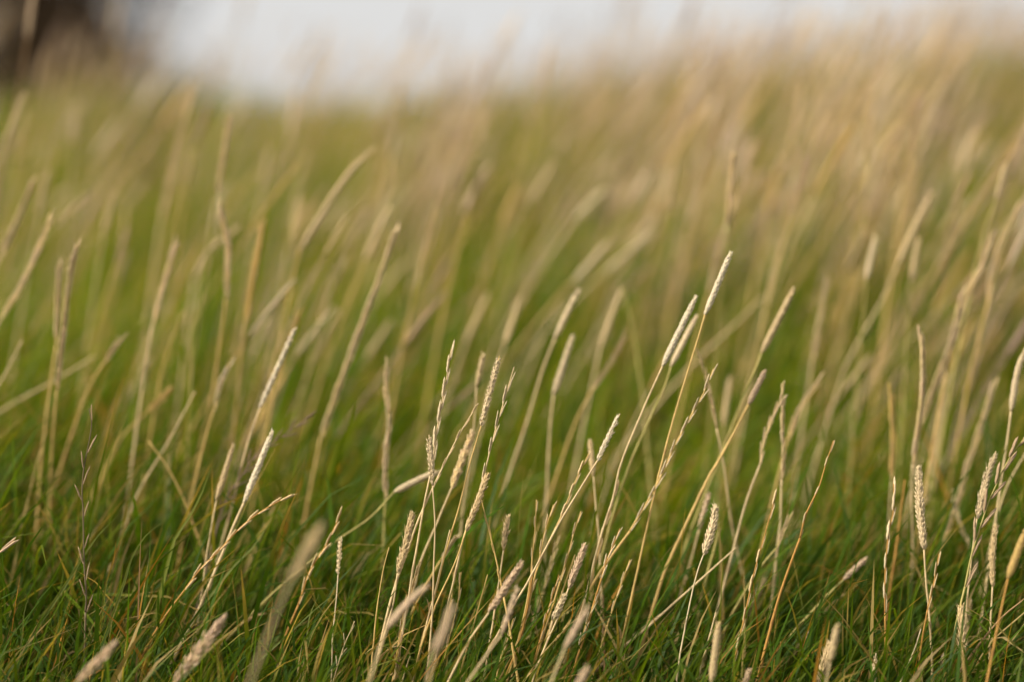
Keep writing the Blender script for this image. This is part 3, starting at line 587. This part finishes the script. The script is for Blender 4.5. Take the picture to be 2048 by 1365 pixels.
 ('bare', 1, 'gold/gold', 0, (975,1150, 955,1220, 935,1290, 915,1365), 'plain golden stem inside the right half of the central clump', 1, .9),
 ('bare', 1, 'straw/straw', 0, (900,1060, 880,1140, 858,1230, 835,1320, 825,1365), 'plain straw stem inside the middle of the central clump', 1, .9),
 ('thin', 2, 'gold/straw', 2, (1260,1120, 1235,1190, 1215,1250, 1190,1340), 'thin spike right under the short sprig on the thick diagonal', .9, .9),
 ('bare', 2, 'gold/gold', 0, (1150,1110, 1125,1180, 1100,1250, 1075,1330), 'plain golden stem in the right of the dense bundle', 1, .9),
 ('thin', 1, 'orange/straw', 2, (1118,1150, 1098,1215, 1080,1280, 1060,1355), 'orange spike in the middle of the dense bundle under the fine spike', .8, .9),
 # middle distance behind the focus
 ('rye', 15, 'gold/gold', 2, (600,622, 575,690, 555,760, 540,830), 'blurred golden spike just behind the long slim bright head', 1, 1.4),
 ('bare', 16, 'gold/gold', 0, (370,622, 340,690, 320,760, 305,850), 'blurred golden stem low between the straw stalk and the bent-back one', 1, 1.8),
 ('rye', 14, 'gold/straw', 1, (240,680, 207,727, 177,777, 150,850), 'blurred short slanting spike right of the tall left pair', 1.2, 1.6),
 ('bare', 16, 'olive/straw', 0, (410,590, 390,667, 383,750, 378,840), 'blurred olive upright stem left of the bent-back stalk', 1, 1.8),
 ('rye', 11, 'gold/pale', 2, (460,728, 440,773, 427,823, 410,880, 393,950), 'soft knobbly spike left of the long slim bright head', 1, 1.3),
 ('tuft', 15, 'gold/gold', 1, (340,780, 290,830, 247,870, 215,930), 'blurred golden plume slanting low behind the left turf', .7, 1.2),
 ('bare', 18, 'straw/straw', 0, (190,713, 100,767, 50,793, -10,830), 'blurred straw stem lying almost flat behind the tall left pair', 1, 2.0),
 ('cat', 26, 'straw/straw', 1, (233,385, 207,467, 195,540), 'blurred broad straw head right of the diagonal stalks at the left edge', 1.3, 1.6),
 ('cat', 28, 'straw/straw', 1, (97,340, 77,433, 60,520), 'blurred broad straw head above the lower diagonal stalk at the left edge', 1.3, 1.6),
 ('cat', 26, 'olive/straw', 1, (180,385, 110,455, 60,520), 'blurred olive-tan head bent far right above the tall left pair', 1, 1.6),
 ('cat', 38, 'straw/straw', 1, (157,205, 147,290, 140,380), 'very blurred straw head beneath the dark shrub', 1.7, 1.6),
 ('cat', 33, 'gold/straw', 1, (385,300, 370,370, 360,450), 'very blurred short head close right of the tall straw streak', 1.5, 1.6),
 ('cat', 30, 'straw/pale', 1, (447,375, 425,460, 410,540), 'very blurred pale head above the bent-back stalk', 1.4, 1.6),
 ('cat', 36, 'straw/straw', 1, (540,300, 525,380, 510,470), 'very blurred straw head left of the largest arching stalk', 1.6, 2.0),
 ('cat', 30, 'straw/straw', 1, (600,395, 585,460, 570,540), 'very blurred straw head half covered by the largest arching stalk', 1.4, 1.8),
 ('cat', 40, 'straw/pale', 1, (795,245, 783,320, 770,400), 'very blurred pale head high in the middle, right of the arching stalk top', 1.8, 2.0),
 ('cat', 40, 'straw/straw', 1, (878,270, 858,360, 840,450), 'very blurred tan head high in the middle, left of the second one', 1.8, 2.0),
 ('cat', 40, 'gold/straw', 1, (912,290, 893,375, 875,460), 'very blurred tan head high in the middle, right of its neighbour', 1.8, 2.0),
 ('cat', 33, 'brown/pink', 1, (980,330, 925,425, 895,500), 'very blurred pinkish head slanting right, upper middle', 1.6, 1.8),
 ('cat', 36, 'gold/gold', 1, (1040,370, 1003,455, 975,540), 'very blurred golden head slanting right, upper middle', 1.8, 2.0),
 ('cat', 36, 'olive/straw', 1, (1108,325, 1060,410, 1030,490), 'very blurred tan head just above the golden one, upper middle', 1.6, 2.0),
 ('cat', 34, 'straw/pale', 1, (1210,378, 1150,440, 1100,510), 'very blurred pale head strongly slanted above the slanting sheaf', 1.7, 2.0),
 ('cat', 40, 'gold/straw', 1, (1348,325, 1325,420, 1300,520), 'very blurred tan head right of the bright green gap, upper middle', 1.7, 2.0),
 ('cat', 36, 'gold/straw', 1, (1405,370, 1380,450, 1360,540), 'very blurred golden-tan head above the tallest clear cylinder head', 1.6, 2.0),
 ('cat', 36, 'brown/pink', 1, (1505,285, 1478,370, 1455,470), 'very blurred pinkish-brown head upper right of centre', 1.6, 2.0),
 ('cat', 34, 'gold/gold', 1, (1560,340, 1535,430, 1515,530), 'very blurred golden head left of a dark green gap, upper right', 1.7, 2.0),
 ('cat', 42, 'straw/straw', 1, (1660,195, 1615,290, 1585,380), 'very blurred slanted straw head high on the right', 1.8, 2.0),
 ('cat', 36, 'gold/straw', 1, (1765,290, 1733,400, 1710,500), 'very blurred broad straw head above the pale upright one on the right', 1.8, 2.0),
 ('cat', 34, 'gold/straw', 1, (1865,225, 1835,335, 1815,430), 'very blurred straw head above the long golden slanting one', 1.6, 2.0),
 ('cat', 33, 'brown/straw', 1, (1950,260, 1925,345, 1905,440), 'very blurred brownish head left of the highest right-edge head', 1.5, 2.0),
 ('cat', 30, 'brown/pink', 1, (72,-40, 55,75, 40,170, 20,260), 'very blurred pinkish-brown stalk standing in front of the dark shrub', 1.3, 2.2),
 ('rye', 22, 'gold/straw', 2, (870,420, 850,500, 832,570, 815,650), 'blurred straw spike between the knobbly slanting stalk and the tallest ryegrass spike', 1.3, 1.6),
 ('rye', 24, 'olive/straw', 2, (690,520, 655,600, 630,690), 'blurred olive-tan spike between the arching stalk and the knobbly one', 1.3, 1.6),
 ('rye', 22, 'gold/straw', 2, (1470,410, 1440,500, 1415,590), 'blurred straw spike directly behind the tallest clear cylinder head', 1.3, 1.8),
 ('rye', 24, 'straw/straw', 2, (1570,470, 1545,560, 1525,650), 'blurred straw spike above the soft tan cylinder head', 1.2, 1.6),
 ('bare', 24, 'straw/straw', 0, (1530,590, 1470,650, 1400,715, 1340,780), 'blurred stem lying far right behind the soft tan cylinder head', 1, 2.4),
]
for row in STALKS:
    make_stalk(*row)

# ------------------------------------------------------------------ scattered stalks of the middle and far distance
def proto_pts(r):
    """a leaning stalk in its own space: foot at the origin, wind towards +x; returns (tip..foot points, head point index)"""
    Hh = r.uniform(.24, .40); lean = max(.05, r.gauss(.50, .20)); bend = r.uniform(.0, .32); side = r.gauss(0, .12)
    hl = r.uniform(.035, .085)
    L = Hh + hl; pts = [np.zeros(3)]; n = 8
    for i in range(n):
        th = lean * .8 + bend * ((i + .5) / n) ** 2
        pts.append(pts[-1] + np.array([math.sin(th), math.sin(side), math.cos(th)]) * L / n)
    return np.array(pts), hl / L
PROTO = []; PROTO_TONE = []
for i in range(26):
    r = random.Random(100 + i)
    pts, hf = proto_pts(r)
    kind = r.choice(['cat', 'cat', 'rye', 'rye', 'thin', 'plait'])
    hd = r.choice(['straw', 'straw', 'pale', 'gold', 'tan']); st = r.choice(['gold', 'straw', 'tan', 'olive'])
    C = spline(pts, 40); k = int(40 * (1 - hf))
    S = C[:k + 1][::3]; S = np.vstack([S, C[k]]) if not np.allclose(S[-1], C[k]) else S
    n = len(S); f = np.linspace(0, 1, n)
    cc = tn(st)[None] * np.ones((n, 1)); w = sstep(.5, 0, f)[:, None] * .5; cc = cc * (1 - w) + np.array([.44, .28, .10]) * w
    m = MB(); m.tube(S, .0013 - .0006 * f, cc, 4)
    h = head_mesh(kind, C[k:], hd, 1.15, False, tn(st))
    # plain head for the far mass
    fm = MB(); Hs = C[k:][::2]; nn = len(Hs); ff = np.linspace(0, 1, nn)
    fm.tube(S[::2] if (n % 2) else np.vstack([S[::2], S[-1:]]), np.linspace(.0017, .0009, len(S[::2]) if n % 2 else len(S[::2]) + 1), tn(st), 3)
    fm.tube(Hs, (.0032 if kind == 'cat' else .0026) * np.clip(np.sin(np.pi * (ff * .9 + .07)) * 1.5, .2, 1), tn(hd), 5)
    PROTO_TONE.append({'straw': 'straw', 'pale': 'cream', 'gold': 'golden', 'tan': 'brown'}[hd])
    PROTO.append((kind, m.mesh('stem', M_STRAW), h.mesh('seed_head', M_HEAD), fm, C[-1]))
def density(x, y):
    px_ = x / y                                     # up the bank to the right the field is thicker with dry stalks
    return (.12 + 1.5 * patch(x, y, 2.6, .9) ** 2) * (1 + 1.9 * sstep(3.6, 5.0, y) * sstep(-.12, .10, px_)) * (1 - .25 * sstep(.05, -.08, px_)) * (1 - .55 * sstep(3.9, 5.0, y) * sstep(.08, -.05, px_))
spots = []; tries = 0
while len(spots) < 2500 and tries < 40000:           # clumps of a few to a dozen stalks, leaning alike
    tries += 1
    y = 2.2 + (6.5 - 2.2) * random.random() ** 1.1
    hw = .235 * y + .25; x = random.uniform(-hw, hw)
    if random.random() * 2.4 > density(x, y) : continue
    rz0 = random.gauss(0, .42); sz0 = random.uniform(.66, 1.0) * (1 - .38 * float(sstep(4.0, 5.4, y)))
    for _ in range(random.choice((2, 3, 5, 8, 12, 16))):
        spots.append((x + random.gauss(0, .032), y + random.gauss(0, .03), rz0 + random.gauss(0, .18), sz0 * random.uniform(.85, 1.15)))
for _ in range(95):                                  # looser growth just behind the focused clump, mostly to either side of it
    y = random.uniform(1.84, 2.4); k = random.choice((random.uniform(.07, .22), random.uniform(.07, .22), random.uniform(-.22, -.07), random.uniform(-.22, .22)))
    spots.append((k * y, y, random.gauss(0, .35), random.uniform(.55, .92)))
placed = []
for (x, y, rz, s_) in spots:
    i = random.randrange(len(PROTO))
    z = float(ground(x, y)) - .003
    tip = PROTO[i][4] * s_; tx = tip[0] * math.cos(rz) - tip[1] * math.sin(rz) + x; ty = tip[0] * math.sin(rz) + tip[1] * math.cos(rz) + y
    u, v, d = to_px((tx, ty, z + tip[2]))
    u0, v0, _ = to_px((x, y, z))
    placed.append((d, u, v, i, s_, rz, x, y, z, (u - u0) / max(1, v0 - v), (v0 - v) / d))
seen = sorted([p for p in placed if -10 < p[1] < W_PX + 10 and 0 < p[2] < 1100])
ALONE = seen[:max(0, 298 - len(STALKS))]; rest_ids = set(id(p) for p in ALONE)
def zone(u, v):
    h = ['far left', 'left of centre', 'near the middle', 'right of centre', 'far right'][min(4, max(0, int(u / W_PX * 5)))]
    k = ['on the crest', 'high on the slope', 'midway up the slope', 'low on the slope'][0 if v < 170 else 1 if v < 320 else 2 if v < 480 else 3]
    return h, k
WORD = {'cat': ('timothy_stalk', 'round-headed stalk'), 'rye': ('ryegrass_stalk', 'spiky stalk'), 'thin': ('slender_spike_stalk', 'slender-headed stalk'), 'plait': ('plaited_seed_stalk', 'plaited stalk')}
for p in ALONE:
    d, u, v, i, s_, rz, x, y, z, ln, _ = p
    kind, ms, mh, fm, tip = PROTO[i]; h, k = zone(u, v)
    tilt = 'upright' if abs(ln) < .14 else 'left-leaning' if ln < 0 else 'right-leaning' if ln < .42 else 'steeply bent'
    size = 'short' if s_ < .78 else 'tall' if s_ > .97 else 'middling'
    lab = f'blurred {size} {tilt} {PROTO_TONE[i]} {WORD[kind][1]} {k}, {h}'
    root = empty(WORD[kind][0], (x, y, z), lab, 'grass stalk', lab[8:])
    root.rotation_euler = (0, 0, rz); root.scale = (s_, s_, s_)
    for nm, me_ in (('stem', ms), ('seed_head', mh)):
        o = bpy.data.objects.new(nm, me_); col.objects.link(o); o.parent = root
far = MB()
for p in placed:
    if id(p) in rest_ids: continue
    d, u, v, i, s_, rz, x, y, z = p[:9]
    fm = PROTO[i][3]; V = np.vstack(fm.v) * s_; c_, sn = math.cos(rz), math.sin(rz)
    V = np.stack([V[:, 0] * c_ - V[:, 1] * sn + x, V[:, 0] * sn + V[:, 1] * c_ + y, V[:, 2] + z], 1)
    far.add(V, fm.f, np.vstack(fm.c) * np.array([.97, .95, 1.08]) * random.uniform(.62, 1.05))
o = far.build('far_dry_grass', M_STRAW); o['kind'] = 'stuff'; o['category'] = 'grass'
o['label'] = 'far mass of blurred straw-coloured stalks running up to the tan crest'

# ------------------------------------------------------------------ single green and dead blades of the near turf
def single_blade(blur, c, pts, label, w=.0022, tipc=None):
    d0 = depth_of(blur); k = random.uniform(-.15, .15); P3 = []
    for i in range(0, len(pts), 2):
        P3.append(at(pts[i], pts[i + 1], d0 + k * (pts[1] - pts[i + 1]) / F_PX * d0))
    dirn = nrm(P3[-1] - P3[-2]); guard = 0
    while P3[-1][2] > ground(P3[-1][0], P3[-1][1]) and guard < 60:
        dirn = nrm(dirn * .9 + np.array([0, 0, -1.0]) * .1); P3.append(P3[-1] + dirn * .02); guard += 1
    base = P3[-1].copy(); S = spline([p - base for p in P3], 22)[::-1]; n = len(S); f = np.linspace(0, 1, n)
    wid = np.interp(f, [0, .25, .7, 1], [.7, 1, .75, .04]) * w * .5
    T = np.gradient(S, axis=0); V = []; C = []
    ref = nrm(np.array([random.uniform(-.5, .5), 1.0, random.uniform(-.2, .2)]))
    for i in range(n):
        t = nrm(T[i]); e = nrm(np.cross(t, ref)); o = np.cross(e, t)
        V += [S[i] + e * wid[i], S[i] + o * wid[i] * .45, S[i] - e * wid[i]]
        b = sstep(.72, 1.0, f[i]) if tipc is not None else 0
        cc = np.array(c) * (1 - b) + np.array(tipc if tipc is not None else c) * b
        C += [cc, cc * .88, cc]
    m = MB(); m.add(V, [(3 * i + j, 3 * i + j + 1, 3 * i + j + 4, 3 * i + j + 3) for i in range(n - 1) for j in range(2)], C)
    o = m.build('grass_blade', M_BLADE, None, base)
    o.data.transform(Matrix.Translation(Vector(base)))
    o.location = base
    o['label'] = label; o['category'] = 'grass blade'; o['group'] = 'single blades in the near turf'
GR, LG, YG, ST, ORG, BRN = (.085, .155, .02), (.21, .25, .07), (.20, .23, .04), (.50, .38, .18), (.50, .24, .04), (.34, .20, .10)
for row in [
 (1, LG, (237,1030, 187,1083, 133,1167, 80,1247, 63,1277), 'long straight pale green blade slanting right past the dark sparse spike', .0027),
 (0, LG, (330,1042, 293,1070, 263,1117, 247,1170, 227,1227, 207,1283), 'long grey-green blade arching over to the right of the dark sparse spike', .0024),
 (0, YG, (493,1202, 430,1235, 377,1267, 327,1303, 285,1340), 'straight yellow-green blade slanting low under the rusty arching spike', .0018),
 (2, GR, (303,1030, 300,1090, 296,1150, 285,1230), 'upright green blade behind the arching grey-green one', .0018),
 (2, YG, (232,1083, 227,1123, 213,1163, 205,1220), 'short blade with a bright orange end right of the dark sparse spike', .0024, ORG),
 (1, BRN, (285,1025, 280,1110, 277,1197, 275,1260), 'thin straight brown dead blade crossing the arching grey-green one', .0013),
 (1, ORG, (298,1117, 290,1163, 280,1220, 268,1290), 'dead blade pale above and orange below beside the arching one', .0018, ST),
 (0, YG, (239,1163, 217,1217, 177,1290, 165,1320), 'green blade with a rusty tip leaning right at the foot of the dark spike', .0018, ORG),
 (0, LG, (67,1178, 50,1217, 43,1277, 34,1365), 'hooked green blade with its tip nodding right near the left edge', .0017),
 (4, YG, (422,933, 405,983, 377,1037, 350,1077, 335,1130), 'soft yellow-green blade left of the smaller tan head', .0028),
 (0, ST, (167,1250, 110,1272, 55,1292, 15,1303, -10,1320), 'straw blade lying almost flat at the bottom left', .0016),
 (1, LG, (683,1177, 633,1217, 583,1263, 520,1320, 480,1360), 'long pale green blade slanting right beneath the large ghostly plume', .0018),
 (0, ST, (607,1277, 598,1320, 594,1365), 'pale dead blade upright at the bottom edge left of the lone pale stem', .0019),
 (1, GR, (1835,1200, 1820,1250, 1814,1320, 1810,1365), 'dark green upright blade between the orange stems at the lower right', .0016),
 (0, (.05, .12, .03), (988,1237, 970,1280, 937,1360, 930,1380), 'thin deep green blade curving through the foot of the central clump', .0011),
 (1, GR, (1192,1273, 1160,1305, 1113,1350), 'thin green blade slanting right at the foot of the dense stem bundle', .0014),
 (0, YG, (1956,1290, 1945,1330, 1935,1365), 'yellow-green blade beside the fat upright plaited head in the corner', .0026),
 (1, BRN, (40,1200, 22,1250, 5,1310), 'brown dead blade curving left at the left edge of the turf', .0017),
 (3, LG, (546,1033, 510,1090, 470,1130, 430,1180), 'soft grey-green blade slanting right under the rusty arching spike', .0022),
 (0, YG, (289,1228, 262,1263, 225,1310, 190,1350), 'short bright blade with an orange tip low in the left turf', .0016, ORG),
 (1, GR, (470,1170, 472,1220, 478,1290, 480,1365), 'thin upright green blade above the broad feathery plume', .0016),
 (1, LG, (640,1187, 620,1230, 612,1290, 604,1365), 'narrow pale blade with a bent top beside the rusty-stemmed spike', .0017),
]:
    single_blade(*row)

# ------------------------------------------------------------------ dark shrub beyond the crest
def shrub(px, base_d, width, height, label, seed):
    r = random.Random(seed); x0 = (px - W_PX / 2) / F_PX * base_d; y0 = base_d; z0 = float(ground(x0, y0)) - .02
    root = empty('dark_shrub', (x0, y0, z0), label, 'shrub')
    tb = MB(); tips = []
    for k in range(16):
        a = r.uniform(0, 6.283); sp = r.uniform(.15, 1.0)
        end = np.array([math.cos(a) * width * .5 * sp, math.sin(a) * width * .5 * sp, height * r.uniform(.35, 1.0) * (1 - .25 * sp)])
        mid = end * .5 + np.array([-end[0] * .15, -end[1] * .15, .1])
        P = spline([np.zeros(3), mid, end], 9); tb.tube(P, np.linspace(.035, .006, 9), np.array([.10, .065, .04]), 5)
        for q in P[2:]:
            for _ in range(3): tips.append(q + np.array([r.gauss(0, .13), r.gauss(0, .13), r.gauss(0, .12)]))
    tb.build('trunk', M_DARK, root)
    lf = MB()
    for t in tips:
        cl = r.uniform(.6, 1.3)
        for _ in range(24):
            p = t + np.array([r.gauss(0, .09), r.gauss(0, .09), r.gauss(0, .09)]); p[2] = max(p[2], .02)
            a = nrm(np.array([r.gauss(0, 1), r.gauss(0, 1), r.gauss(.4, 1)])); b = nrm(np.cross(a, np.array([r.gauss(0, 1), r.gauss(0, 1), .3]))); L = r.uniform(.03, .06)
            c = np.array([.052, .034, .019]) * cl * r.uniform(.7, 1.3)
            lf.add([p, p + a * L * .5 + b * L * .25, p + a * L, p + a * L * .5 - b * L * .25], [(0, 1, 2, 3)], c)
    lf.build('crown', M_DARK, root, smooth=False)
shrub(120, 8.6, .40, .44, 'low brown shrub beside the tall dark one, blurred behind the crest', 8)
shrub(55, 9.5, 1.30, 2.3, 'dark brown shrub rising out of focus behind the crest at the upper left', 3)
